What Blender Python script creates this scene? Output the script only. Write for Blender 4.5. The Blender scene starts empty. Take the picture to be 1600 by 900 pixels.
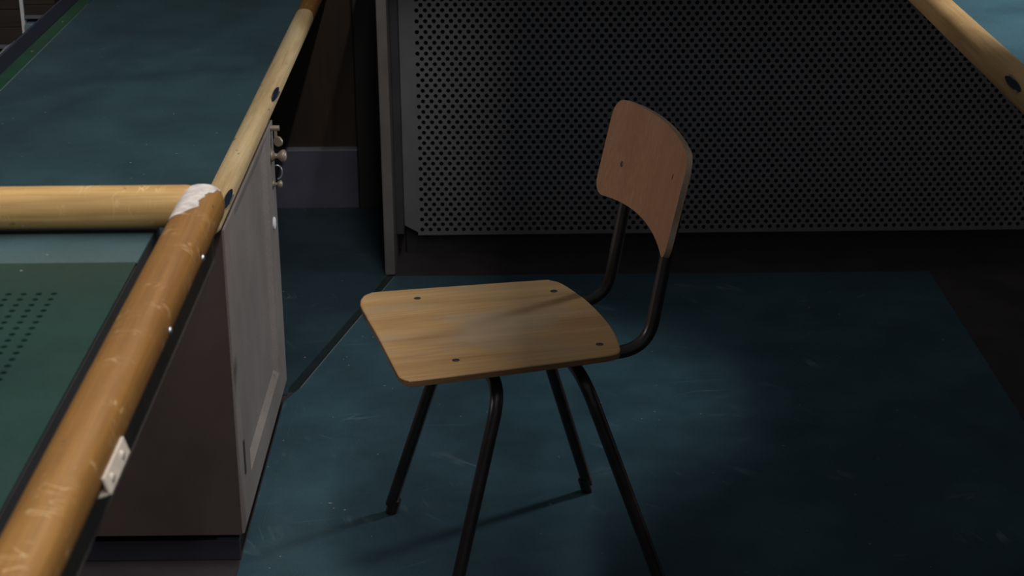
import bpy, bmesh, math, random
from mathutils import Vector, Matrix

random.seed(4)
scene = bpy.context.scene
COL = scene.collection

# ------------------------------------------------------------------ camera
cam_d = bpy.data.cameras.new('camera')
cam = bpy.data.objects.new('camera', cam_d)
COL.objects.link(cam)
CH = 1.58
F, TH, YAW, ROLL = 2849.0, math.radians(20.770), math.radians(0.1224), math.radians(-0.5256)
fw = Vector((math.sin(YAW)*math.cos(TH), math.cos(YAW)*math.cos(TH), -math.sin(TH)))
r0 = Vector((math.cos(YAW), -math.sin(YAW), 0)); u0 = r0.cross(fw)
rt = r0*math.cos(ROLL) + u0*math.sin(ROLL); up = -r0*math.sin(ROLL) + u0*math.cos(ROLL)
M = Matrix((rt, up, -fw)).transposed().to_4x4(); M.translation = (0, 0, CH)
cam.matrix_world = M
cam_d.sensor_width = 36.0
cam_d.lens = F/1600*36.0
cam_d.clip_start = 0.05
cam_d.dof.use_dof = True
cam_d.dof.focus_distance = 3.1
cam_d.dof.aperture_fstop = 15
scene.camera = cam

# ------------------------------------------------------------------ world and lights
w = bpy.data.worlds.new('world'); scene.world = w; w.use_nodes = True
bg = w.node_tree.nodes['Background']
bg.inputs[0].default_value = (0.93, 0.96, 1.0, 1); bg.inputs[1].default_value = 0.15

def lamp(kind, name, loc, aim, energy, col, **kw):
    d = bpy.data.lights.new(name, kind); o = bpy.data.objects.new(name, d); COL.objects.link(o)
    o.location = loc
    o.rotation_euler = (Vector(aim) - Vector(loc)).to_track_quat('-Z', 'Y').to_euler()
    d.energy = energy; d.color = col
    for k, v in kw.items(): setattr(d, k, v)
    return o
# unseen strip light over the left desks, trimmed by the added baffle below
lamp('AREA', 'strip_light', (0.2, 0.9, 2.78), (0.2-0.47, 0.9, 1.78), 58, (1.0, 0.97, 0.93), shape='RECTANGLE', size=4.4, size_y=0.04)
# unseen spot added to brighten the right counter top
lamp('SPOT', 'counter_fill_right', (1.05, 2.68, 1.78), (1.03, 2.66, 1.0), 30, (0.95, 0.98, 1.0),
     spot_size=math.radians(60), spot_blend=0.35, shadow_soft_size=0.03)
# unseen narrow spot added low on the left to brighten the backrest
lamp('SPOT', 'backrest_fill_left', (-2.6, 2.35, 1.2), (0.22, 2.9, 0.70), 46, (1.0, 0.95, 0.9),
     spot_size=math.radians(26), spot_blend=1.0, shadow_soft_size=0.10)
# lamp behind the right end that throws the pool on the floor
lamp('SPOT', 'floor_pool_spot', (1.32, 3.80, 0.95), (1.32-0.909, 3.80-0.202, 0.95-0.364), 42, (0.86, 0.95, 1.0),
     spot_size=math.radians(56), spot_blend=0.5, shadow_soft_size=0.10)

vs = scene.view_settings
scene.display_settings.display_device = 'sRGB'
vs.view_transform = 'Standard'; vs.look = 'None'; vs.exposure = 0.0; vs.gamma = 1.0
vs.use_curve_mapping = False

# ------------------------------------------------------------------ helpers
def link(name, me, parent=None, mat=None):
    o = bpy.data.objects.new(name, me); COL.objects.link(o)
    if mat: me.materials.append(mat)
    if parent: o.parent = parent
    return o
def finish(name, bm, mat, parent=None, smooth=False, autos=None):
    bmesh.ops.recalc_face_normals(bm, faces=bm.faces)
    me = bpy.data.meshes.new(name); bm.to_mesh(me); bm.free()
    if smooth:
        for p in me.polygons: p.use_smooth = True
        if autos is not None:
            me.set_sharp_from_angle(angle=math.radians(autos))
    return link(name, me, parent, mat)
def tag(o, label=None, cat=None, group=None, kind=None):
    for k, v in (('label', label), ('category', cat), ('group', group), ('kind', kind)):
        if v: o[k] = v
    return o
def empty(name, loc=(0, 0, 0), rz=0.0):
    o = bpy.data.objects.new(name, None); COL.objects.link(o)
    o.location = loc; o.rotation_euler = (0, 0, rz); o.empty_display_size = 0.05
    return o
def box(bm, x0, x1, y0, y1, z0, z1, bev=0.0, seg=2):
    vs_ = [bm.verts.new(p) for p in ((x0,y0,z0),(x1,y0,z0),(x1,y1,z0),(x0,y1,z0),(x0,y0,z1),(x1,y0,z1),(x1,y1,z1),(x0,y1,z1))]
    fs = [bm.faces.new([vs_[i] for i in f]) for f in ((0,3,2,1),(4,5,6,7),(0,1,5,4),(1,2,6,5),(2,3,7,6),(3,0,4,7))]
    if bev:
        es = list({e for f in fs for e in f.edges})
        bmesh.ops.bevel(bm, geom=es, offset=bev, segments=seg, affect='EDGES', profile=0.5)
def boxo(name, b, mat, parent=None, bev=0.0, off=(0, 0, 0)):
    bm = bmesh.new(); box(bm, b[0]-off[0], b[1]-off[0], b[2]-off[1], b[3]-off[1], b[4]-off[2], b[5]-off[2], bev)
    return finish(name, bm, mat, parent)
def smooth_path(pts, n=10):
    """Catmull-Rom through points"""
    P = [Vector(p) for p in pts]; P = [P[0]*2-P[1]] + P + [P[-1]*2-P[-2]]
    out = []
    for i in range(1, len(P)-2):
        for k in range(n):
            t = k/n; a, b, c, d = P[i-1], P[i], P[i+1], P[i+2]
            out.append(0.5*((2*b)+(c-a)*t+(2*a-5*b+4*c-d)*t*t+(3*b-a-3*c+d)*t**3))
    out.append(P[-2]); return out
def round_path(pts, rad, n=8):
    """polyline with filleted corners"""
    P = [Vector(p) for p in pts]; out = [P[0]]
    for i in range(1, len(P)-1):
        a, b, c = P[i-1], P[i], P[i+1]
        r = rad[i-1] if isinstance(rad, (list, tuple)) else rad
        d1 = (a-b).normalized(); d2 = (c-b).normalized()
        ang = d1.angle(d2); t = r/math.tan(ang/2)
        t = min(t, (a-b).length*0.49, (c-b).length*0.49)
        p1 = b+d1*t; p2 = b+d2*t
        for k in range(n+1):
            s = k/n; out.append((1-s)**2*p1 + 2*s*(1-s)*b + s*s*p2)
    out.append(P[-1]); return out
def tube(bm, path, r, seg=16, cap=True):
    path = [Vector(p) for p in path]
    t0 = (path[1]-path[0]).normalized()
    nrm = t0.orthogonal().normalized(); rings = []
    for i, p in enumerate(path):
        t = (path[min(i+1, len(path)-1)] - path[max(i-1, 0)]).normalized()
        nrm = (nrm - t*nrm.dot(t)).normalized(); bn = t.cross(nrm)
        rr = r[i] if isinstance(r, (list, tuple)) else r
        rings.append([bm.verts.new(p + (nrm*math.cos(2*math.pi*k/seg)+bn*math.sin(2*math.pi*k/seg))*rr) for k in range(seg)])
    for a, b in zip(rings, rings[1:]):
        for k in range(seg): bm.faces.new((a[k], a[(k+1) % seg], b[(k+1) % seg], b[k]))
    if cap:
        bm.faces.new(rings[0][::-1]); bm.faces.new(rings[-1])
def lathe(bm, prof, seg=16, mat4=Matrix.Identity(4)):
    rings = [[bm.verts.new(mat4 @ Vector((r*math.cos(2*math.pi*k/seg), r*math.sin(2*math.pi*k/seg), z))) for k in range(seg)] for r, z in prof]
    for a, b in zip(rings, rings[1:]):
        for k in range(seg): bm.faces.new((a[k], a[(k+1) % seg], b[(k+1) % seg], b[k]))
    bm.faces.new(rings[0][::-1]); bm.faces.new(rings[-1])

# ------------------------------------------------------------------ materials
def mk(name):
    m = bpy.data.materials.new(name); m.use_nodes = True
    nt = m.node_tree; return m, nt, nt.nodes['Principled BSDF']
def N(nt, t, **kw):
    n = nt.nodes.new(t)
    for k, v in kw.items():
        if k in n.inputs: n.inputs[k].default_value = v
        else: setattr(n, k, v)
    return n
def coords(nt, scale, rot=(0, 0, 0), obj=True):
    tc = N(nt, 'ShaderNodeTexCoord'); mp = N(nt, 'ShaderNodeMapping')
    mp.inputs['Scale'].default_value = scale; mp.inputs['Rotation'].default_value = rot
    nt.links.new(tc.outputs['Object'], mp.inputs['Vector']); return mp.outputs['Vector']
def noise(nt, vec, scale=1.0, detail=4, rough=0.55, dist=0.0):
    n = N(nt, 'ShaderNodeTexNoise'); n.inputs['Scale'].default_value = scale
    n.inputs['Detail'].default_value = detail; n.inputs['Roughness'].default_value = rough
    n.inputs['Distortion'].default_value = dist
    nt.links.new(vec, n.inputs['Vector']); return n.outputs['Fac']
def ramp(nt, fac, stops):
    r = N(nt, 'ShaderNodeValToRGB'); cr = r.color_ramp
    while len(cr.elements) < len(stops): cr.elements.new(0.5)
    for e, (p, c) in zip(cr.elements, stops):
        e.position = p; e.color = (c[0], c[1], c[2], 1) if isinstance(c, tuple) else (c, c, c, 1)
    nt.links.new(fac, r.inputs['Fac']); return r.outputs['Color']
def mix(nt, fac, a, b, mode='MIX'):
    m = N(nt, 'ShaderNodeMix', data_type='RGBA', blend_type=mode)
    for sock, v in ((m.inputs[0], fac), (m.inputs[6], a), (m.inputs[7], b)):
        if isinstance(v, (int, float)): sock.default_value = v
        elif isinstance(v, tuple): sock.default_value = (v[0], v[1], v[2], 1)
        else: nt.links.new(v, sock)
    return m.outputs[2]
def bump(nt, bs, h, strength=0.2, dist=0.002):
    b = N(nt, 'ShaderNodeBump'); b.inputs['Strength'].default_value = strength; b.inputs['Distance'].default_value = dist
    nt.links.new(h, b.inputs['Height']); nt.links.new(b.outputs[0], bs.inputs['Normal'])

def m_plain(name, col, rough=0.5, metal=0.0, var=0.15, scale=12):
    m, nt, bs = mk(name)
    f = noise(nt, coords(nt, (1, 1, 1)), scale, 5)
    lo = tuple(c*(1-var) for c in col); hi = tuple(min(1, c*(1+var)) for c in col)
    nt.links.new(ramp(nt, f, [(0.3, lo), (0.7, hi)]), bs.inputs['Base Color'])
    bs.inputs['Roughness'].default_value = rough; bs.inputs['Metallic'].default_value = metal
    return m

def m_lino(name, col, rough=0.45, scratch=0.0, cloud=0.25):
    m, nt, bs = mk(name)
    f = noise(nt, coords(nt, (1, 1, 1)), 5, 6, 0.6)
    c = ramp(nt, f, [(0.3, tuple(x*(1-cloud) for x in col)), (0.7, tuple(x*(1+cloud) for x in col))])
    fine = noise(nt, coords(nt, (1, 1, 1)), 260, 2)
    c = mix(nt, 0.35, c, ramp(nt, fine, [(0.3, 0.35), (0.7, 0.65)]), 'OVERLAY')
    dust = noise(nt, coords(nt, (1, 1, 1)), 150, 0)
    c = mix(nt, ramp(nt, dust, [(0.885, 0.0), (0.90, 0.8)]), c, (0.35, 0.4, 0.42))
    if scratch:
        for rz, sc, off in ((0.5, 20, 0), (-0.7, 16, 3), (1.9, 22, 7), (0.12, 14, 11)):
            tc = N(nt, 'ShaderNodeTexCoord'); mp = N(nt, 'ShaderNodeMapping', vector_type='TEXTURE')
            mp.inputs['Scale'].default_value = (9, 1, 1); mp.inputs['Rotation'].default_value = (0, 0, rz)
            nt.links.new(tc.outputs['Object'], mp.inputs['Vector']); v = mp.outputs['Vector']
            s = noise(nt, v, sc, 1.5, 0.5, 0.35)
            line = ramp(nt, s, [(0.485, 0.0), (0.4985, 1.0), (0.5015, 1.0), (0.515, 0.0)])
            gate = noise(nt, coords(nt, (0.5, 1, 1), (0, 0, off)), 8, 2)
            g = ramp(nt, gate, [(0.60, 0.0), (0.78, scratch)])
            k = N(nt, 'ShaderNodeMath', operation='MULTIPLY')
            nt.links.new(line, k.inputs[0]); nt.links.new(g, k.inputs[1])
            c = mix(nt, k.outputs[0], c, (0.14, 0.20, 0.22))
    nt.links.new(c, bs.inputs['Base Color'])
    rr = noise(nt, coords(nt, (1, 1, 1)), 9, 4)
    nt.links.new(ramp(nt, rr, [(0.3, rough-0.07), (0.7, rough+0.1)]), bs.inputs['Roughness'])
    bump(nt, bs, fine, 0.06, 0.001)
    return m

def m_wood(name, dark, mid, light, axis, rough=0.4, spots=0.0, worn=None, fine=1.0, dents=0.0, coat=0.0, middle=None):
    """wood with its grain running along axis"""
    m, nt, bs = mk(name)
    def sc(a, c):
        return tuple(a if i == axis else c for i in range(3))
    big = noise(nt, coords(nt, sc(1.6, 16)), 1.0, 5, 0.6, 0.6)
    col = ramp(nt, big, [(0.28, dark), (0.5, mid), (0.74, light)])
    gr = noise(nt, coords(nt, sc(6, 260*fine)), 1.0, 4, 0.7)
    col = mix(nt, 0.45, col, ramp(nt, gr, [(0.3, 0.28), (0.7, 0.68)]), 'OVERLAY')
    blot = noise(nt, coords(nt, sc(7, 13)), 1.0, 4, 0.6)
    col = mix(nt, ramp(nt, blot, [(0.55, 0.0), (0.75, 0.5)]), col, dark)
    if worn:
        wv = noise(nt, coords(nt, sc(5, 11), (0.3, 0.4, 0.1)), 1.0, 6, 0.65)
        col = mix(nt, ramp(nt, wv, [(0.48, 0.0), (0.68, 0.6)]), col, worn)
    if middle:
        tc = N(nt, 'ShaderNodeTexCoord'); mp = N(nt, 'ShaderNodeMapping'); mp.inputs['Scale'].default_value = (5.0, 5.6, 0); mp.inputs['Location'].default_value = (0.1, 0.1, 0)
        nt.links.new(tc.outputs['Object'], mp.inputs['Vector'])
        ln = N(nt, 'ShaderNodeVectorMath', operation='LENGTH'); nt.links.new(mp.outputs['Vector'], ln.inputs[0])
        ad = N(nt, 'ShaderNodeMath', operation='ADD'); nt.links.new(ln.outputs['Value'], ad.inputs[0])
        nt.links.new(noise(nt, coords(nt, sc(6, 14)), 1.0, 5, 0.65), ad.inputs[1])
        col = mix(nt, ramp(nt, ad.outputs[0], [(0.75, 0.5), (1.15, 0.0)]), col, middle)
    if dents:
        dv = noise(nt, coords(nt, sc(70, 26), (0.4, 0.2, 0.8)), 1.0, 1.0, 0.5, 1.2)
        line = ramp(nt, dv, [(0.478, 0.0), (0.497, 1.0), (0.503, 1.0), (0.522, 0.0)])
        dg = noise(nt, coords(nt, (1, 1, 1), (1, 2, 3)), 30, 2)
        k = N(nt, 'ShaderNodeMath', operation='MULTIPLY')
        nt.links.new(line, k.inputs[0]); nt.links.new(ramp(nt, dg, [(0.50, 0.0), (0.60, dents)]), k.inputs[1])
        col = mix(nt, k.outputs[0], col, (0.75, 0.52, 0.28))
    if spots:
        vo = N(nt, 'ShaderNodeTexNoise'); vo.inputs['Scale'].default_value = 1.0; vo.inputs['Detail'].default_value = 1.5
        nt.links.new(coords(nt, sc(38, 60)), vo.inputs['Vector'])
        col = mix(nt, ramp(nt, vo.outputs['Fac'], [(0.72, 0.0), (0.76, spots)]), col, (0.06, 0.03, 0.015))
    nt.links.new(col, bs.inputs['Base Color'])
    bs.inputs['Roughness'].default_value = rough
    if coat:
        bs.inputs['Coat Weight'].default_value = coat; bs.inputs['Coat Roughness'].default_value = 0.3
    bump(nt, bs, gr, 0.12, 0.001)
    return m

RD, RM, RL = (0.17, 0.068, 0.012), (0.265, 0.120, 0.024), (0.34, 0.168, 0.040)
W_rail_y = m_wood('oak_rail_lengthwise', RD, RM, RL, 1, 0.6, spots=0.8, dents=0.5)
W_rail_x = m_wood('oak_rail_crosswise', (0.42, 0.23, 0.075), (0.62, 0.385, 0.14), (0.74, 0.49, 0.21), 0, 0.55, spots=0.8, dents=1.0)
W_rail_right = m_wood('oak_rail_right', (0.36, 0.20, 0.075), (0.52, 0.32, 0.13), (0.62, 0.41, 0.19), 1, 0.55, spots=0.5, dents=0.3)
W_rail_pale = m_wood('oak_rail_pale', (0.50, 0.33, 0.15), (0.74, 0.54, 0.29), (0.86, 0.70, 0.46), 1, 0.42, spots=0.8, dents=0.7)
W_seat = m_wood('seat_plywood', (0.40, 0.215, 0.085), (0.53, 0.315, 0.135), (0.62, 0.39, 0.18), 0, 0.55, worn=(0.40, 0.31, 0.215), fine=1.2, middle=(0.45, 0.365, 0.27))
W_back = m_wood('backrest_plywood', (0.36, 0.17, 0.095), (0.40, 0.20, 0.11), (0.43, 0.225, 0.13), 2, 0.5, fine=1.0)
W_edge = m_wood('plywood_edge', (0.14, 0.075, 0.035), (0.24, 0.13, 0.06), (0.32, 0.18, 0.09), 0, 0.6)
W_wall = m_wood('dark_wall_wood', (0.022, 0.013, 0.008), (0.034, 0.020, 0.011), (0.048, 0.027, 0.014), 2, 0.5)
W_box = m_wood('dark_box_wood', (0.018, 0.014, 0.012), (0.032, 0.024, 0.02), (0.05, 0.038, 0.03), 0, 0.6, fine=0.4)
TEAL = m_lino('teal_desk_lino', (0.037, 0.084, 0.100), 0.42)
GREEN = m_lino('green_board', (0.0075, 0.037, 0.029), 0.42)
GSTRIP = m_lino('green_border', (0.02, 0.085, 0.045), 0.42)
MAT = m_lino('teal_floor_lino', (0.042, 0.088, 0.110), 0.38, scratch=0.85)
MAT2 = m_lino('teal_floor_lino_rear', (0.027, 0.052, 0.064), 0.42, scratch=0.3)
NAVY = m_plain('navy_rubber', (0.010, 0.013, 0.028), 0.6)
FLOOR = m_plain('brown_floor', (0.045, 0.036, 0.039), 0.55, var=0.3, scale=8)
BLACKF = m_plain('black_skirting', (0.012, 0.012, 0.018), 0.6)
TUBE = m_plain('black_brown_tube', (0.026, 0.020, 0.021), 0.32, var=0.3, scale=40)
RUBBER = m_plain('black_rubber', (0.006, 0.006, 0.007), 0.6)
SCREW = m_plain('dull_screw_metal', (0.12, 0.11, 0.11), 0.45, 0.7)
BRASS = m_plain('dull_brass', (0.30, 0.24, 0.18), 0.4, 0.3)
STEEL = m_plain('bright_steel', (0.55, 0.57, 0.6), 0.3, 0.9)
CHIPBLUE = m_plain('blue_black_slot', (0.010, 0.018, 0.035), 0.3, var=0.6, scale=300)
BARE = m_plain('bare_white_wood', (0.62, 0.56, 0.52), 0.8, var=0.25, scale=90)
CREAM = m_plain('cream_painted_metal', (0.62, 0.54, 0.46), 0.45, var=0.12, scale=60)
PERF = m_plain('dark_grey_perforated_metal', (0.15, 0.147, 0.153), 0.6, var=0.08)
HOLEB = m_plain('black_backing', (0.02, 0.02, 0.022), 0.9)
POST = m_plain('grey_brown_edge', (0.135, 0.12, 0.112), 0.6)
POSTD = m_plain('dark_side_board', (0.04, 0.037, 0.043), 0.6)
BASE = m_plain('slate_baseboard', (0.085, 0.085, 0.12), 0.5)
BASETOP = m_plain('slate_baseboard_lip', (0.20, 0.20, 0.23), 0.5)
LAV = m_plain('lavender_grey_shelf', (0.16, 0.155, 0.19), 0.5)
BLUEG = m_plain('blue_grey_card', (0.16, 0.22, 0.27), 0.6)
WHITE = m_plain('white_paint', (0.75, 0.75, 0.77), 0.6)
WALLP = m_plain('dim_wall_paint', (0.12, 0.10, 0.09), 0.8)

def m_paint():
    m, nt, bs = mk('taupe_cabinet_paint')
    f = noise(nt, coords(nt, (1, 1, 1)), 6, 6, 0.6)
    c = ramp(nt, f, [(0.3, (0.185, 0.15, 0.138)), (0.7, (0.25, 0.208, 0.192))])
    fine = noise(nt, coords(nt, (1, 1, 1)), 320, 2)
    c = mix(nt, 0.4, c, ramp(nt, fine, [(0.3, 0.35), (0.7, 0.65)]), 'OVERLAY')
    ch = noise(nt, coords(nt, (90, 90, 28)), 1.0, 2, 0.5)
    c = mix(nt, ramp(nt, ch, [(0.735, 0.0), (0.75, 0.9)]), c, (0.03, 0.02, 0.018))
    nt.links.new(c, bs.inputs['Base Color']); bs.inputs['Roughness'].default_value = 0.6
    bump(nt, bs, fine, 0.15, 0.001)
    return m
PAINT = m_paint()
BROWN = m_plain('brown_end_paint', (0.070, 0.049, 0.046), 0.6, var=0.15, scale=9)

# ------------------------------------------------------------------ setting
fl = boxo('floor', (-4, 4, -1.5, 7.5, -0.1, 0), FLOOR); tag(fl, kind='structure')
def poly_slab(name, pts, z0, z1, mat, parent=None):
    bm = bmesh.new()
    a = [bm.verts.new((x, y, z0)) for x, y in pts]; b = [bm.verts.new((x, y, z1)) for x, y in pts]
    bm.faces.new(a[::-1]); bm.faces.new(b)
    for i in range(len(pts)):
        j = (i+1) % len(pts); bm.faces.new((a[i], a[j], b[j], b[i]))
    return finish(name, bm, mat, parent)
mat = poly_slab('floor_mat', [(-0.474, -0.4), (1.046, -0.4), (1.046, 4.248), (-0.282, 4.250), (-0.331, 4.05), (-0.449, 3.565), (-0.474, 3.50)], 0.0, 0.003, MAT)
tag(mat, 'large scratched dark teal floor sheet under the wooden chair', 'floor mat')
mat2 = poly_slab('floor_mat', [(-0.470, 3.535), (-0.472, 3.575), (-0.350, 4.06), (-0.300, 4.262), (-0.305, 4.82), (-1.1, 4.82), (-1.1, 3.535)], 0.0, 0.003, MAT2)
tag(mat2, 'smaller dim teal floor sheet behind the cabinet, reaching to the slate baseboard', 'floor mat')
boxes_ = poly_slab('joint_strip', [(-0.455, 3.553), (-0.4485, 3.565), (-0.331, 4.05), (-0.284, 4.25), (-0.300, 4.262), (-0.350, 4.06), (-0.472, 3.575), (-0.472, 3.553)], 0.0, 0.0012, m_plain('joint_green_black', (0.014, 0.024, 0.026), 0.5), mat)
# the bright metal lip along the slanting joint between the two sheets
bm = bmesh.new()
for (xa, ya), (xb, yb) in (((-0.4465, 3.567), (-0.397, 3.775)), ((-0.397, 3.775), (-0.283, 4.245))):
    d = Vector((xb-xa, yb-ya, 0)).normalized(); n = Vector((-d.y, d.x, 0))*0.0012
    tube(bm, [(xa, ya, 0.003), (xb, yb, 0.003)], 0.0013, 6)
bm2 = bmesh.new()
for y0_, y1_ in ((3.50, 3.33), (3.27, 3.12), (3.08, 2.95)):
    tube(bm2, [(-0.4475-(3.5-y0_)*0.008, y0_, 0.0030), (-0.4475-(3.5-y1_)*0.008, y1_, 0.0030)], 0.0006, 6)
finish('edge_line', bm2, m_plain('faint_edge', (0.06, 0.09, 0.10), 0.5), mat)
finish('joint_lip', bm, m_plain('dull_alloy', (0.16, 0.17, 0.18), 0.5, 0.3), mat)

wb = boxo('wall_back', (-1.09, 4.0, 4.823, 4.95, 0, 2.9), W_wall); tag(wb, kind='structure')
wl = boxo('wall_left', (-4.1, -4.0, -1.5, 7.5, 0, 2.9), WALLP); tag(wl, kind='structure')
wf = boxo('wall_far', (-4, 4, 7.5, 7.6, 0, 2.9), WALLP); tag(wf, kind='structure')
bb = boxo('baseboard_back', (-1.1, -0.410, 4.800, 4.823, 0, 0.166), BASE, bev=0.003); tag(bb, kind='structure')
boxo('baseboard_lip', (-1.1, -0.410, 4.797, 4.823, 0.166, 0.171), BASETOP, bb)
tr = boxo('trim_1', (-0.409, -0.312, 4.79, 4.823, 0, 2.4), m_plain('dark_stile', (0.022, 0.018, 0.016), 0.6), bev=0.004); tag(tr, kind='structure')

# ------------------------------------------------------------------ perforated sheets
def perforated(bm, x0, y0, nx, ny, px, py, rx, ry, thick, stagger=True, to=lambda a, b, c: (a, b, c), nseg=8, border=None):
    """sheet in (a,b) with nx*ny round holes, depth along c"""
    def vert(a, b, c): return bm.verts.new(to(a, b, c))
    for j in range(ny):
        for i in range(nx):
            off = px/2 if (stagger and j % 2) else 0
            cx = x0 + i*px + off + px/2; cy = y0 + j*py + py/2
            ring = [(cx+rx*math.cos(2*math.pi*(k+0.5)/nseg), cy+ry*math.sin(2*math.pi*(k+0.5)/nseg)) for k in range(nseg)]
            hx, hy = px/2, py/2
            outer = []
            for k in range(nseg):
                a = 2*math.pi*(k+0.5)/nseg; ca, sa = math.cos(a), math.sin(a)
                s = min(hx/abs(ca) if abs(ca) > 1e-6 else 9, hy/abs(sa) if abs(sa) > 1e-6 else 9)
                outer.append((cx+ca*s, cy+sa*s))
            # the four cell corners
            cor = {0: (cx+hx, cy+hy), 1: (cx-hx, cy+hy), 2: (cx-hx, cy-hy), 3: (cx+hx, cy-hy)}
            R = [vert(a, b, 0) for a, b in ring]; R2 = [vert(a, b, thick) for a, b in ring]
            O = [vert(a, b, 0) for a, b in outer]
            q = nseg//4
            for k in range(nseg):
                k2 = (k+1) % nseg
                bm.faces.new((R[k], R[k2], R2[k2], R2[k]))
                if k % q == q//2 - 0 and False: pass
                bm.faces.new((R[k], O[k], O[k2], R[k2]))
            for c in range(4):
                a = 2*math.pi*(0.125+0.25*c)
                # corner sits between the two outer points around 45 degrees
                ks = sorted(range(nseg), key=lambda k: math.hypot(outer[k][0]-cor[c][0], outer[k][1]-cor[c][1]))[:2]
                cv = vert(cor[c][0], cor[c][1], 0)
                try: bm.faces.new((O[ks[0]], cv, O[ks[1]]))
                except ValueError: pass
def quad(bm, to, a0, a1, b0, b1, c=0.0):
    bm.faces.new([bm.verts.new(to(a, b, c)) for a, b in ((a0, b0), (a1, b0), (a1, b1), (a0, b1))])

# ------------------------------------------------------------------ console with the perforated front
con = empty('console_counter', (0.6, 4.4, 0))
tag(con, 'long dark counter at the back with a perforated metal front', 'counter')
OC = (0.6, 4.4, 0)
YP = 4.40
PX, PY = 0.0211, 0.01345
PX0, NX = -0.2285, 84
PZ0, NZ = 0.066, 52
bm = bmesh.new()
to = lambda a, b, c: (a-OC[0], YP+c-OC[1], b)
perforated(bm, PX0, PZ0, NX, NZ, PX, PY, 0.0055, 0.0057, 0.002, True, to)
zt = PZ0+NZ*PY
for j in range(NZ):                                  # plain margins; ragged half cells of the staggered rows
    o = PX/2 if j % 2 else 0
    b0 = PZ0+j*PY
    if j: quad(bm, to, -0.262, PX0+o, max(b0, 0.085) if j < 2 else b0, b0+PY)
    if j == 1: quad(bm, to, PX0, PX0+o, b0, 0.085)
    quad(bm, to, PX0+NX*PX+o, PX0+NX*PX+0.05, b0, b0+PY)
quad(bm, to, -0.262, PX0+NX*PX+0.05, zt, 0.80)
# chamfered foot of the plain margin and a thin return lip
bm.faces.new([bm.verts.new(to(*p)) for p in ((-0.262, 0.085, 0), (-0.2285, 0.066, 0), (PX0, 0.085, 0))])
quad(bm, to, -0.2285, PX0+NX*PX, 0.058, 0.066)
me_perf = finish('perforated_panel', bm, PERF, con)
boxo('backing_board', (-0.26, 1.60, 4.425, 4.435, 0.0, 0.80), HOLEB, con, off=OC)
boxo('side_panel', (-0.3065, -0.2815, 4.2555, 4.80, 0.003, 0.80), POST, con, bev=0.003, off=OC)
boxo('inner_side_board', (-0.2813, -0.2625, 4.36, 4.80, 0.075, 0.80), POSTD, con, bev=0.001, off=OC)
boxo('plinth_rail', (-0.2813, 1.62, 4.46, 4.50, 0.0, 0.10), FLOOR, con, off=OC)
boxo('side_panel', (1.60, 1.625, 4.2555, 4.80, 0.0, 0.80), POST, con, bev=0.003, off=OC)
boxo('counter_top', (-0.33, 1.65, 4.20, 4.815, 0.80, 0.835), TEAL, con, bev=0.004, off=OC)

# ------------------------------------------------------------------ rails
def rail(name, p0, p1, r, mat, parent, end0=False, end1=False, n=2.5, seg=28, squash=1.0):
    """rounded-square handrail between two points, ends optionally domed"""
    p0, p1 = Vector(p0), Vector(p1); t = (p1-p0).normalized(); L = (p1-p0).length
    side = t.cross(Vector((0, 0, 1))).normalized(); upv = Vector((0, 0, 1))
    def ring(s, k):
        out = []
        for i in range(seg):
            a = 2*math.pi*(i+0.5)/seg; c, s_ = math.cos(a), math.sin(a)
            e = (abs(c)**n+abs(s_)**n)**(-1/n)
            out.append(p0+t*s+(side*c*e+upv*s_*e*squash)*r*k)
        return out
    st = []
    if end0:
        for q in range(7):
            a = math.pi/2*q/6; st.append((r*0.75*(1-math.sin(a)), max(0.05, math.sin(a+0.0) if q else 0.05) if False else max(0.25, math.sin(math.acos(1-q/6.0)))))
    else: st.append((0.0, 1.0))
    m = 24
    s0 = r*0.75 if end0 else 0.0; s1 = L-r*0.75 if end1 else L
    st = []
    if end0:
        for q in range(7): st.append((s0*(q/7.0), max(0.3, math.sqrt(1-(1-q/7.0)**2.4))))
    for q in range(m+1): st.append((s0+(s1-s0)*q/m, 1.0))
    if end1:
        for q in range(1, 8): st.append((s1+(L-s1)*q/7.0, max(0.3, math.sqrt(max(0, 1-(q/7.0)**2.4)))))
    bm = bmesh.new()
    rings = [[bm.verts.new(v) for v in ring(s, k)] for s, k in st]
    for a, b in zip(rings, rings[1:]):
        for i in range(seg): bm.faces.new((a[i], a[(i+1) % seg], b[(i+1) % seg], b[i]))
    bm.faces.new(rings[0][::-1]); bm.faces.new(rings[-1])
    return finish(name, bm, mat, parent, smooth=True, autos=50)
def slot_plate(parent, c, ang, length, width):
    """dark inlaid slot with a bright lip on the round side of a rail running along Y"""
    R = Matrix.Translation(Vector(c)) @ Matrix.Rotation(ang, 4, 'Y')
    bm = bmesh.new(); n = 20
    for z, k in ((-0.001, 1.0), (0.0012, 1.0), (0.0014, 0.85)):
        pass
    prof = []
    for i in range(n):
        a = 2*math.pi*i/n
        prof.append((math.copysign(abs(math.sin(a))**1.3, math.sin(a))*width/2, math.cos(a)*length/2))
    lo = [bm.verts.new(R @ Vector((x, y, -0.002))) for x, y in prof]; hi = [bm.verts.new(R @ Vector((x, y, 0.0012))) for x, y in prof]
    bm.faces.new(lo[::-1]); bm.faces.new(hi)
    for i in range(n): bm.faces.new((lo[i], lo[(i+1) % n], hi[(i+1) % n], hi[i]))
    p = finish('inlay_plate', bm, CHIPBLUE, parent)
    bm = bmesh.new()
    tube(bm, [R @ Vector((width*0.5, y*length, 0.0014)) for y in (-0.06, 0.1, 0.25, 0.38)], [0.0006, 0.0014, 0.0017, 0.0007], 6)
    tube(bm, [R @ Vector((-width*0.40, y*length, 0.0014)) for y in (-0.42, -0.33, -0.25)], [0.0006, 0.0014, 0.0006], 6)
    finish('bright_lip', bm, STEEL, p)
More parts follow.
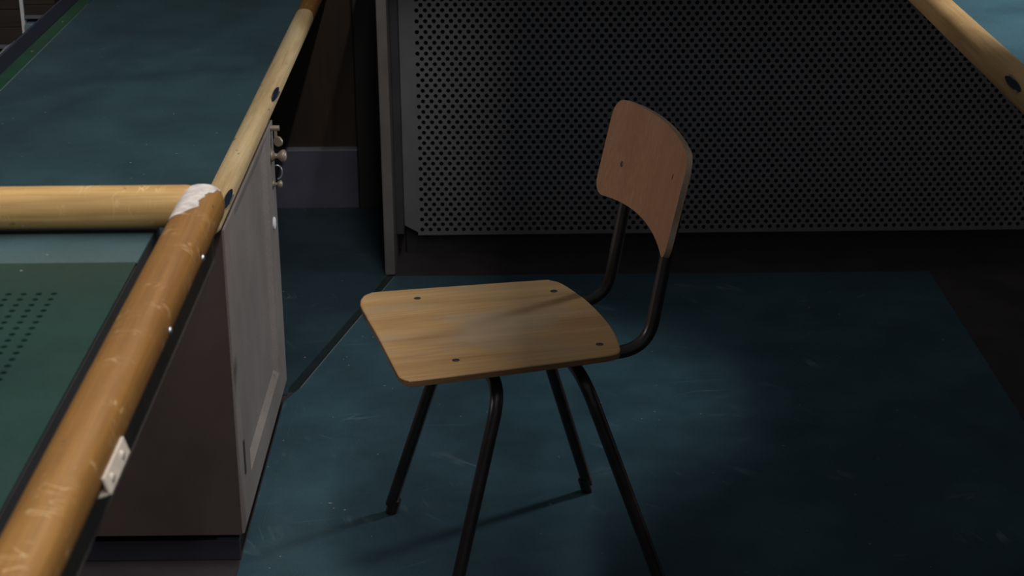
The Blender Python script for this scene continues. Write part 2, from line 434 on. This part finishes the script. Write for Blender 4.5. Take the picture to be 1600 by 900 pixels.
def screw_head(parent, c, nrm, r=0.004, h=0.0015, mat=SCREW, name='screw', slot=True):
    q = Vector(nrm).to_track_quat('Z', 'Y').to_matrix().to_4x4(); q.translation = Vector(c)
    bm = bmesh.new(); lathe(bm, [(r, -h), (r, h*0.3), (r*0.8, h*0.8), (r*0.4, h)], 14, q)
    s = finish(name, bm, mat, parent, smooth=True, autos=40)
    if slot:
        bm = bmesh.new(); box(bm, -r*0.75, r*0.75, -r*0.12, r*0.12, h*0.6, h*1.08); bmesh.ops.transform(bm, matrix=q, verts=bm.verts)
        finish('slot', bm, RUBBER, s)
    return s

# ------------------------------------------------------------------ near left desk (high)
OD = (-0.6, 1.3, 0)
d1 = empty('high_desk', OD); tag(d1, 'nearest high green desk at left with worn rounded oak rails', 'desk')
def loc1(p): return tuple(a-b for a, b in zip(p, OD))
RZ1 = 1.0245; RR = 0.0212
boxo('desktop', (-1.15, -0.293, 0.55, 1.722, 0.966, 0.984), m_plain('desk_core', (0.012, 0.012, 0.013), 0.7), d1, bev=0.002, off=OD)  # near-black core; the open channel beside the rail stands in for its shadow
boxo('desk_board', (-1.15, -0.347, 0.55, 1.722, 0.984, 0.998), HOLEB, d1, off=OD)
boxo('edge_band', (-0.2935, -0.2905, 0.55, 1.700, 0.966, 1.0), m_plain('desk_edge_band', (0.10, 0.088, 0.08), 0.6), d1, bev=0.001, off=OD)
boxo('teal_inlay', (-1.15, -0.347, 1.603, 1.690, 0.998, 1.0003), m_lino('teal_inlay_lino', (0.055, 0.105, 0.115), 0.36), d1, off=OD)
# green board with drilled holes
HP = 0.0136; hx0 = -0.4055-HP*16-HP/2; hy1 = 1.5285
nxh, nyh = 17, 27
hy0 = hy1-nyh*HP
bm = bmesh.new(); tog = lambda a, b, c: loc1((a, b, 1.0016-c))
perforated(bm, hx0, hy0, nxh, nyh, HP, HP, 0.0029, 0.0029, 0.003, False, tog, nseg=12)
quad(bm, tog, -1.15, -0.347, hy1, 1.603); quad(bm, tog, -1.15, -0.347, 0.55, hy0)
quad(bm, tog, -1.15, hx0, hy0, hy1); quad(bm, tog, hx0+nxh*HP, -0.347, hy0, hy1)
bm.faces.new([bm.verts.new(loc1(p)) for p in ((-1.15, 1.603, 1.0016), (-0.347, 1.603, 1.0016), (-0.347, 1.603, 0.998), (-1.15, 1.603, 0.998))])
finish('perforated_board', bm, GREEN, d1)
rl1 = rail('side_rail', loc1((-0.2985, 0.45, RZ1)), loc1((-0.2985, 1.716, RZ1)), RR, W_rail_y, d1, end1=True)
rail('end_rail', loc1((-1.15, 1.700, RZ1)), loc1((-0.300, 1.700, RZ1)), 0.0206, W_rail_x, d1, end1=True, n=2.15)
# bare patch worn through at the far corner of the rail: a thin raised shell following the rail
bm = bmesh.new(); rows = []
cx_, cz_ = -0.2985, RZ1
yE = 1.716; yS = yE-RR*0.75
for iy in range(25):
    f = iy/24
    y = 1.612 + (yE-0.0012-1.612)*f**0.8
    q = max(0.0, (y-yS)/(yE-yS)); k = max(0.3, math.sqrt(max(0.0, 1-q**2.4)))
    edge = 74 + 3.0*math.sin(iy*1.1) + 2.0*math.sin(iy*2.7+1)
    if f < 0.12: edge += 30*(0.12-f)/0.12
    if f > 0.35: edge -= 50*((f-0.35)/0.65)**1.3
    a0 = math.radians(168); a1 = math.radians(edge)
    row = []
    for ia in range(9):
        a = a0+(a1-a0)*ia/8; c, s_ = math.cos(a), math.sin(a); e = (abs(c)**2.5+abs(s_)**2.5)**(-1/2.5)
        row.append(bm.verts.new(loc1((cx_+c*e*(RR*k+0.0004), y, cz_+s_*e*(RR*k+0.0004)))))
    rows.append(row)
for a, b in zip(rows, rows[1:]):
    for i in range(8): bm.faces.new((a[i], a[i+1], b[i+1], b[i]))
finish('bare_patch', bm, BARE, rl1, smooth=True)
for y in (1.56, 1.385):
    screw_head(d1, loc1((-0.2768, y, RZ1-0.004)), (1, 0, 0.1), 0.003, 0.0014, STEEL, slot=False)
# cream angle bracket under the rail
br = empty('bracket', loc1((-0.2735, 1.145, 1.013))); br.parent = d1; br.rotation_euler = (0, math.radians(-18), 0)
bm = bmesh.new()
box(bm, -0.0010, 0.0016, -0.0335, 0.0335, -0.0030, 0.0105, 0.0008)
finish('face_plate', bm, CREAM, br)
bm = bmesh.new(); box(bm, -0.020, -0.0010, -0.0335, 0.028, -0.0030, -0.0008, 0.0006)
finish('return_flange', bm, CREAM, br)
for y in (-0.0195, 0.0155): screw_head(br, (0.0016, y, 0.0040), (1, 0, 0), 0.0032, 0.0018, CREAM)
for (xa, xb, ya, yb) in ((-1.12, -0.75, 0.6, 1.68),):
    boxo('pedestal', (xa, xb, ya, yb, 0.0, 0.978), PAINT, d1, bev=0.004, off=OD)

# ------------------------------------------------------------------ low left desk: worktop on the cabinet
OL = (-0.8, 3.7, 0.0)
d2 = empty('low_worktop', (OL[0], OL[1], 0.62)); tag(d2, 'long teal worktop with a slim oak rail lying on the taupe cabinet', 'worktop')
def loc2(p): return (p[0]-OL[0], p[1]-OL[1], p[2]-0.62)
O2 = (OL[0], OL[1], 0.62)
SZ = 0.650
boxo('desktop', (-1.101, -0.482, 2.78, 4.80, 0.622, SZ), TEAL, d2, bev=0.002, off=O2)
boxo('green_strip', (-1.061, -1.029, 2.78, 4.80, SZ-0.001, SZ+0.0012), GSTRIP, d2, off=O2)
boxo('seam_line', (-1.029, -1.0275, 2.78, 4.45, SZ-0.001, SZ+0.0007), m_plain('pale_seam', (0.16, 0.22, 0.22), 0.4), d2, off=O2)
boxo('navy_edge', (-1.101, -1.061, 2.78, 4.80, SZ-0.001, SZ+0.003), NAVY, d2, bev=0.001, off=O2)
boxo('edge_lip', (-1.107, -1.1005, 2.78, 4.80, SZ-0.02, SZ+0.004), m_plain('worn_navy_lip', (0.05, 0.055, 0.085), 0.5), d2, bev=0.002, off=O2)
for y in (3.66, 3.95, 4.25, 4.55): screw_head(d2, loc2((-1.045, y, SZ+0.0012)), (0, 0, 1), 0.0035, 0.001, STEEL, slot=False)
RZ2 = 0.648
rl2 = rail('rail', loc2((-0.479, 2.755, RZ2)), loc2((-0.479, 4.285, RZ2)), RR, W_rail_pale, d2, end0=True)
rl2b = rail('rail', loc2((-0.479, 4.287, RZ2)), loc2((-0.479, 4.80, RZ2)), RR*1.01, W_rail_y, d2)
slot_plate(rl2, loc2((-0.4594, 2.852, RZ2+0.0114)), math.radians(60), 0.105, 0.0125)
slot_plate(rl2, loc2((-0.4594, 3.525, RZ2+0.0114)), math.radians(60), 0.110, 0.0125)

# ------------------------------------------------------------------ cabinet under it
OCB = (-0.75, 3.1, 0)
cb = empty('cabinet', OCB); tag(cb, 'taupe painted wooden cabinet with a panelled door, standing left of the chair', 'cabinet')
XF, YN, YF, ZB, ZT = -0.461, 2.806, 3.47, 0.066, 0.622
bm = bmesh.new(); o = OCB
box(bm, -1.10-o[0], XF-0.020-o[0], YN-o[1], YF-o[1], ZB, ZT, 0.0015)
finish('body', bm, PAINT, cb)
boxo('corner_post', (XF-0.020, XF, YN, YN+0.052, ZB, ZT), PAINT, cb, bev=0.0012, off=o)
boxo('end_board', (-1.10, XF-0.004, YN-0.005, YN, ZB, ZT), BROWN, cb, off=o)
boxo('plinth', (-1.08, XF-0.022, YN+0.075, YF-0.01, 0.003, ZB), BLACKF, cb, off=o)
boxo('skirting', (-1.08, XF-0.014, YN+0.024, YN+0.036, 0.0, 0.040), m_plain('navy_skirting', (0.03, 0.03, 0.045), 0.6), cb, bev=0.002, off=o)
dr = empty('door', (XF-o[0], YN+0.054-o[1], 0)); dr.parent = cb
OD2 = (XF, YN+0.054, 0)
ya, yb = YN+0.054, YF
ps, pe = 2.925, 3.362; zb_, zt_ = 0.128, 0.616
boxo('door_panel', (XF-0.020, XF-0.010, ps-0.01, pe+0.01, zb_-0.01, zt_+0.005), PAINT, dr, off=OD2)
boxo('stile', (XF-0.020, XF, ya, ps, ZB, ZT), PAINT, dr, bev=0.001, off=OD2)
boxo('stile', (XF-0.020, XF, pe, yb, ZB, ZT), PAINT, dr, bev=0.001, off=OD2)
boxo('rail', (XF-0.020, XF, ps, pe, ZB, zb_), PAINT, dr, bev=0.001, off=OD2)
boxo('rail', (XF-0.020, XF, ps, pe, zt_, ZT), PAINT, dr, bev=0.001, off=OD2)
# bevelled beads round the panel
bm = bmesh.new()
def bead(y0, z0, y1, z1, iy, iz):
    a = [(XF-0.001, y0, z0), (XF-0.001, y1, z1), (XF-0.010, y1+iy[1], z1+iz[1]), (XF-0.010, y0+iy[0], z0+iz[0])]
    bm.faces.new([bm.verts.new(tuple(c-d for c, d in zip(p, OD2))) for p in a])
k = 0.012
bead(ps, zb_, pe, zb_, (k, -k), (k, k)); bead(ps, zt_, pe, zt_, (k, -k), (-k, -k))
bead(ps, zb_, ps, zt_, (k, k), (k, -k)); bead(pe, zb_, pe, zt_, (-k, -k), (k, -k))
finish('panel_bead', bm, PAINT, dr)
# lower hinge on the near stile
boxo('hinge', (XF-0.004, XF+0.0025, 2.850, 2.858, 0.158, 0.222), SCREW, dr, bev=0.001, off=OD2)
def knob(y, z, s=1.0):
    R = Matrix.Translation((XF-OD2[0], y-OD2[1], z)) @ Matrix.Rotation(math.pi/2, 4, 'Y')
    bm = bmesh.new()
    lathe(bm, [(0.011*s, 0), (0.012*s, 0.002*s), (0.010*s, 0.005*s), (0.0055*s, 0.008*s), (0.005*s, 0.013*s), (0.009*s, 0.017*s), (0.0125*s, 0.022*s), (0.012*s, 0.027*s), (0.007*s, 0.030*s), (0.002*s, 0.031*s)], 18, R)
    return finish('knob', bm, BRASS, dr, smooth=True, autos=60)
knob(3.425, 0.562, 1.0)
knob(3.43, 0.503, 0.62)
# turn button: round bar with a hanging disc
bm = bmesh.new()
yk, zk = 3.44, 0.614
tube(bm, [(XF-OD2[0], yk-OD2[1], zk), (XF+0.017-OD2[0], yk-OD2[1], zk)], 0.0055, 14)
t1_ = finish('turn_button', bm, BRASS, dr, smooth=True, autos=40)
R = Matrix.Translation((XF+0.014-OD2[0], yk-0.004-OD2[1], zk-0.026)) @ Matrix.Rotation(math.radians(60), 4, 'Z') @ Matrix.Rotation(math.pi/2, 4, 'Y')
bm = bmesh.new(); lathe(bm, [(0.0095, -0.0025), (0.0105, -0.0015), (0.0105, 0.0015), (0.0095, 0.0025)], 20, R)
finish('disc', bm, BRASS, t1_, smooth=True, autos=40)
boxo('stem', (XF+0.007, XF+0.012, yk-0.003, yk+0.003, zk-0.03, zk), BRASS, t1_, off=OD2)
# steel ring hanging below the knob
bm = bmesh.new(); ring = []
for i in range(15):
    a = math.radians(200*i/14 - 20)
    ring.append((XF-OD2[0]+0.010+0.010*math.sin(a), 3.425-OD2[1], 0.529+0.014*math.cos(a)))
tube(bm, ring, 0.0016, 8); finish('hasp_ring', bm, STEEL, dr, smooth=True)
# white round plate lower down
R = Matrix.Translation((XF-OD2[0], 3.405-OD2[1], 0.430)) @ Matrix.Rotation(math.pi/2, 4, 'Y')
bm = bmesh.new(); lathe(bm, [(0.0125, 0), (0.0125, 0.0025), (0.010, 0.004), (0.004, 0.0045)], 20, R)
finish('keyhole_cover', bm, WHITE, dr, smooth=True, autos=50)

# ------------------------------------------------------------------ right counter
OR = (1.3, 2.0, 0)
d3 = empty('right_counter', OR); tag(d3, 'teal topped counter with an oak rail in the upper right corner', 'counter')
def loc3(p): return tuple(a-b for a, b in zip(p, OR))
RZ3 = 0.982
rail('rail', loc3((0.6655, 0.7, RZ3)), loc3((0.6655, 3.40, RZ3)), RR, W_rail_right, d3, end1=True)
boxo('desktop', (0.668, 1.9, 0.7, 3.38, 0.962, 0.984), m_lino('teal_counter_lino', (0.06, 0.13, 0.16), 0.3), d3, bev=0.002, off=OR)
boxo('pedestal', (1.45, 1.85, 0.9, 2.6, 0.0, 0.962), PAINT, d3, bev=0.004, off=OR)
slot_plate(d3, loc3((0.6462, 2.262, RZ3+0.0117)), math.radians(-59), 0.075, 0.011)

# ------------------------------------------------------------------ shelving beyond the low worktop
OS = (-1.3, 4.75, 0)
sh = empty('shelving', OS); tag(sh, 'grey shelving with a thin white upright beyond the worktop, at upper left', 'shelf')
boxo('upright', (-1.2365, -1.228, 4.60, 4.95, 0.0, 0.85), WHITE, sh, off=OS)
boxo('upright', (-1.200, -1.183, 4.815, 4.83, 0.0, 0.85), WHITE, sh, off=OS)
boxo('upright', (-1.75, -1.742, 4.60, 4.95, 0.0, 0.85), WHITE, sh, off=OS)
boxo('shelf_board', (-1.742, -1.2365, 4.60, 4.95, 0.506, 0.516), LAV, sh, off=OS)
boxo('shelf_board', (-1.228, -1.146, 4.60, 4.82, 0.583, 0.592), LAV, sh, off=OS)
boxo('shelf_board', (-1.228, -1.146, 4.60, 4.82, 0.40, 0.41), LAV, sh, off=OS)
boxo('shelf_board', (-1.742, -1.2365, 4.54, 4.95, 0.462, 0.472), LAV, sh, off=OS)
boxo('back_board', (-1.742, -1.2365, 4.94, 4.95, 0.0, 0.85), W_box, sh, off=OS)
def crate(name, x0, x1, y0, y1, z0, z1, label):
    cx, cy = (x0+x1)/2, (y0+y1)/2
    c = empty(name, (cx, cy, z0)); tag(c, label, 'box')
    boxo('body', (x0, x1, y0+0.002, y1, z0, z1), W_box, c, bev=0.002, off=(cx, cy, z0))
    n = 4
    for i in range(n):
        a = z0+(z1-z0)*i/n; b = z0+(z1-z0)*(i+1)/n-0.0015
        boxo('slat', (x0, x1, y0-0.002, y0+0.002, a, b), W_box, c, bev=0.0006, off=(cx, cy, z0))
    return c
crate('wooden_box', -1.70, -1.238, 4.605, 4.88, 0.516, 0.70, 'dark wooden box left of the white upright, at the top left edge')
crate('wooden_box', -1.2265, -1.148, 4.605, 4.80, 0.592, 0.70, 'smaller dark wooden box right of the white upright, at the top edge')
bm = bmesh.new()
cx0, cx1, cy0, cy1, cz0, cz1 = -1.2265, -1.150, 4.590, 4.78, 0.41, 0.572
box(bm, cx0+1.188, cx1+1.188, cy0-4.69, cy1-4.69, 0, cz1-cz0, 0.002)
cbx = finish('card_box', bm, BLUEG, None); cbx.location = (-1.188, 4.69, 0.41)
tag(cbx, 'blue grey card box below the smaller dark box, behind the navy edge', 'box')
bm = bmesh.new(); rows = []                          # curled white sheet
for i in range(9):
    s = i/8; rows.append([bm.verts.new((-0.06+0.12*s, -0.02+0.013*j+0.006*math.sin(s*5), 0.03+0.045*s*s+0.012*math.sin(s*6+j))) for j in range(4)])
for a, b in zip(rows, rows[1:]):
    for j in range(3): bm.faces.new((a[j], a[j+1], b[j+1], b[j]))
bmesh.ops.solidify(bm, geom=bm.faces[:], thickness=0.001)
pp = finish('paper_sheet', bm, WHITE, None, smooth=True); pp.location = (-1.310, 4.570, 0.4475)
tag(pp, 'curled white paper below the dark box at the left edge', 'paper')

# ------------------------------------------------------------------ unseen strip lamp; its slanted board is added to keep light off the floor
sl = empty('unseen_strip_lamp', (0.2, 0.9, 2.8)); tag(sl, 'unseen slim strip lamp with an added baffle board above the left desks', 'lamp')
for nm, p in (('light_baffle', [(0.045, 0.02), (0.05, 0.02), (-0.032, -0.30), (-0.037, -0.30)]), ('housing', [(-0.06, 0.0), (0.05, 0.0), (0.05, 0.03), (-0.06, 0.03)])):
    bm = bmesh.new(); A = [bm.verts.new((x, -2.3, z)) for x, z in p]; B = [bm.verts.new((x, 2.3, z)) for x, z in p]
    bm.faces.new(A); bm.faces.new(B[::-1])
    for i in range(4): bm.faces.new((A[i], A[(i+1) % 4], B[(i+1) % 4], B[i]))
    finish(nm, bm, NAVY, sl)

# ------------------------------------------------------------------ the chair
CA = math.radians(13.8)
chair = empty('chair', (-0.004, 2.819, 0.003), CA)
tag(chair, 'old plywood school chair with black tubular steel legs standing on the teal floor', 'chair')
ZL = 0.003                                            # the mat's thickness
SEAT = [(-0.2217, 0.1263), (-0.219, 0.1577), (-0.2149, 0.1729), (-0.2074, 0.1873), (-0.196, 0.1955), (-0.1763, 0.1987), (-0.0331, 0.1896), (0.1081, 0.1793),
        (0.122, 0.1746), (0.1364, 0.1577), (0.1471, 0.1175), (0.1565, 0.0675), (0.1608, 0.0159), (0.1626, -0.0294), (0.1615, -0.0768), (0.1569, -0.1199), (0.151, -0.152),
        (0.1452, -0.1684), (0.1345, -0.1767), (0.1061, -0.1810), (-0.0484, -0.1905), (-0.1869, -0.1960), (-0.2045, -0.1910), (-0.2125, -0.180), (-0.2155, -0.1559), (-0.2173, -0.0077)]
def closed_spline(pts, n=4):
    out = []; m = len(pts)
    for i in range(m):
        a, b, c, d = (Vector((*pts[(i+q) % m], 0)) for q in (-1, 0, 1, 2))
        for k in range(n):
            t = k/n; p = 0.5*((2*b)+(c-a)*t+(2*a-5*b+4*c-d)*t*t+(3*b-a-3*c+d)*t**3); out.append((p.x, p.y))
    return out
so = closed_spline(SEAT, 3)
SZT = 0.447; TK = 0.0125
bm = bmesh.new()
lay = []
for dz, k in ((-TK, 0.985), (-TK+0.0015, 0.997), (-0.002, 1.0), (-0.0005, 0.996), (0.0, 0.988)):
    lay.append([bm.verts.new((x*k, y*k, SZT+dz)) for x, y in so])
for a, b in zip(lay, lay[1:]):
    for i in range(len(so)): bm.faces.new((a[i], a[(i+1) % len(so)], b[(i+1) % len(so)], b[i]))
bm.faces.new(lay[0][::-1]); bm.faces.new(lay[-1])
bmesh.ops.recalc_face_normals(bm, faces=bm.faces)
me = bpy.data.meshes.new('seat'); bm.to_mesh(me); bm.free()
me.materials.append(W_seat); me.materials.append(W_edge)
for p in me.polygons:
    if abs(p.normal.z) < 0.4: p.material_index = 1
seat = link('seat', me, chair)
for x, y in ((-0.121, 0.148), (0.115, 0.119), (-0.116, -0.136), (0.122, -0.133)):
    screw_head(seat, (x, y, SZT), (0, 0, 1), 0.0062, 0.0010, SCREW)
# backrest: bent plywood
HW = 0.190
def bmid(s, t):
    u = (s/HW)**2
    xb = 0.230-0.024*u; xt = 0.2645-0.019*u
    zb = 0.613-0.017*u; zt_2 = 0.7765-0.011*u
    return Vector((xb+(xt-xb)*t, s, zb+(zt_2-zb)*t))
ns, ntt = 44, 16; H_ = 0.165; RC = 0.030
cols = []
for i in range(ns+1):
    s = -HW*math.cos(math.pi*i/ns); d = HW-abs(s)
    ins = 0.0 if d >= RC else RC-math.sqrt(max(0, RC*RC-(RC-d)**2))
    t0_, t1_2 = ins/H_, 1-ins/H_
    cols.append([(s, t0_+(t1_2-t0_)*j/ntt) for j in range(ntt+1)])
bm = bmesh.new(); TB = 0.0095
fr, bk = [], []
for c in cols:
    f_, b_ = [], []
    for s, t in c:
        p = bmid(s, t); e = 1e-3
        n = (bmid(s+e, t)-bmid(s-e, t)).cross(bmid(s, t+e)-bmid(s, t-e)).normalized()
        if n.x < 0: n = -n
        f_.append(bm.verts.new(p)); b_.append(bm.verts.new(p+n*TB))
    fr.append(f_); bk.append(b_)
for A, flip in ((fr, 0), (bk, 1)):
    for a, b in zip(A, A[1:]):
        for j in range(ntt):
            q = (a[j], a[j+1], b[j+1], b[j]); bm.faces.new(q if flip else q[::-1])
edge_faces = []
for i in range(ns):
    for j in (0, ntt): edge_faces.append(bm.faces.new((fr[i][j], fr[i+1][j], bk[i+1][j], bk[i][j])))
for i in (0, ns):
    for j in range(ntt): edge_faces.append(bm.faces.new((fr[i][j], fr[i][j+1], bk[i][j+1], bk[i][j])))
for f in edge_faces: f.material_index = 1
bmesh.ops.recalc_face_normals(bm, faces=bm.faces)
me = bpy.data.meshes.new('backrest'); bm.to_mesh(me); bm.free()
for p in me.polygons: p.use_smooth = True
me.set_sharp_from_angle(angle=math.radians(40))
me.materials.append(W_back); me.materials.append(m_wood('backrest_edge', (0.30, 0.20, 0.13), (0.42, 0.30, 0.21), (0.52, 0.4, 0.3), 1, 0.5))
backrest = link('backrest', me, chair)
for s in (0.117,):
    p = bmid(s, 0.37); screw_head(backrest, p, (-1, 0, 0.2), 0.0052, 0.0012, SCREW)
bm = bmesh.new()
tube(bm, [bmid(-0.122+0.0012*q, 0.70-0.028*q)+Vector((0.0002, 0, 0)) for q in range(4)], [0.0002, 0.0012, 0.0010, 0.0002], 6)
finish('crack', bm, RUBBER, backrest)
# frame
r_t = 0.0108
for s in (0.115, -0.117):
    bm = bmesh.new()
    tube(bm, round_path([(-0.17, s, 0.4225), (0.2085, s, 0.4225), (0.2675, s, 0.742)], 0.062, 12), r_t, 18)
    finish('back_tube', bm, TUBE, chair, smooth=True, autos=50)
def leg_frame(xc, feet, xtop):
    (fa, fb) = feet
    half = 0.172
    pts = [(fa[0], fa[1], 0.018), (xtop, half, 0.4), (xtop, -half, 0.4), (fb[0], fb[1], 0.018)]
    # each leg is its own mesh from the middle of the cross tube down to the floor
    for side, f in ((1, fa), (-1, fb)):
        bm = bmesh.new()
        tube(bm, round_path([(xtop, 0, 0.4015), (xtop, side*0.168, 0.4015), (f[0], f[1], 0.016)], 0.058, 14), r_t, 18)
        lg = finish('leg', bm, TUBE, chair, smooth=True, autos=50)
        d = (Vector((f[0], f[1], 0))-Vector((xtop, side*0.168, 0.4))).normalized()
        bm = bmesh.new()
        p1 = Vector((f[0], f[1], 0.0)); p0 = p1-d*0.03
        tube(bm, [p0, p1-d*0.006, p1], [0.0111, 0.0114, 0.0108], 16)
        finish('foot_cap', bm, TUBE, lg, smooth=True, autos=40)
leg_frame(-0.05, ((-0.167, 0.225), (-0.154, -0.210)), -0.052)
leg_frame(0.08, ((0.206, 0.213), (0.216, -0.216)), 0.088)
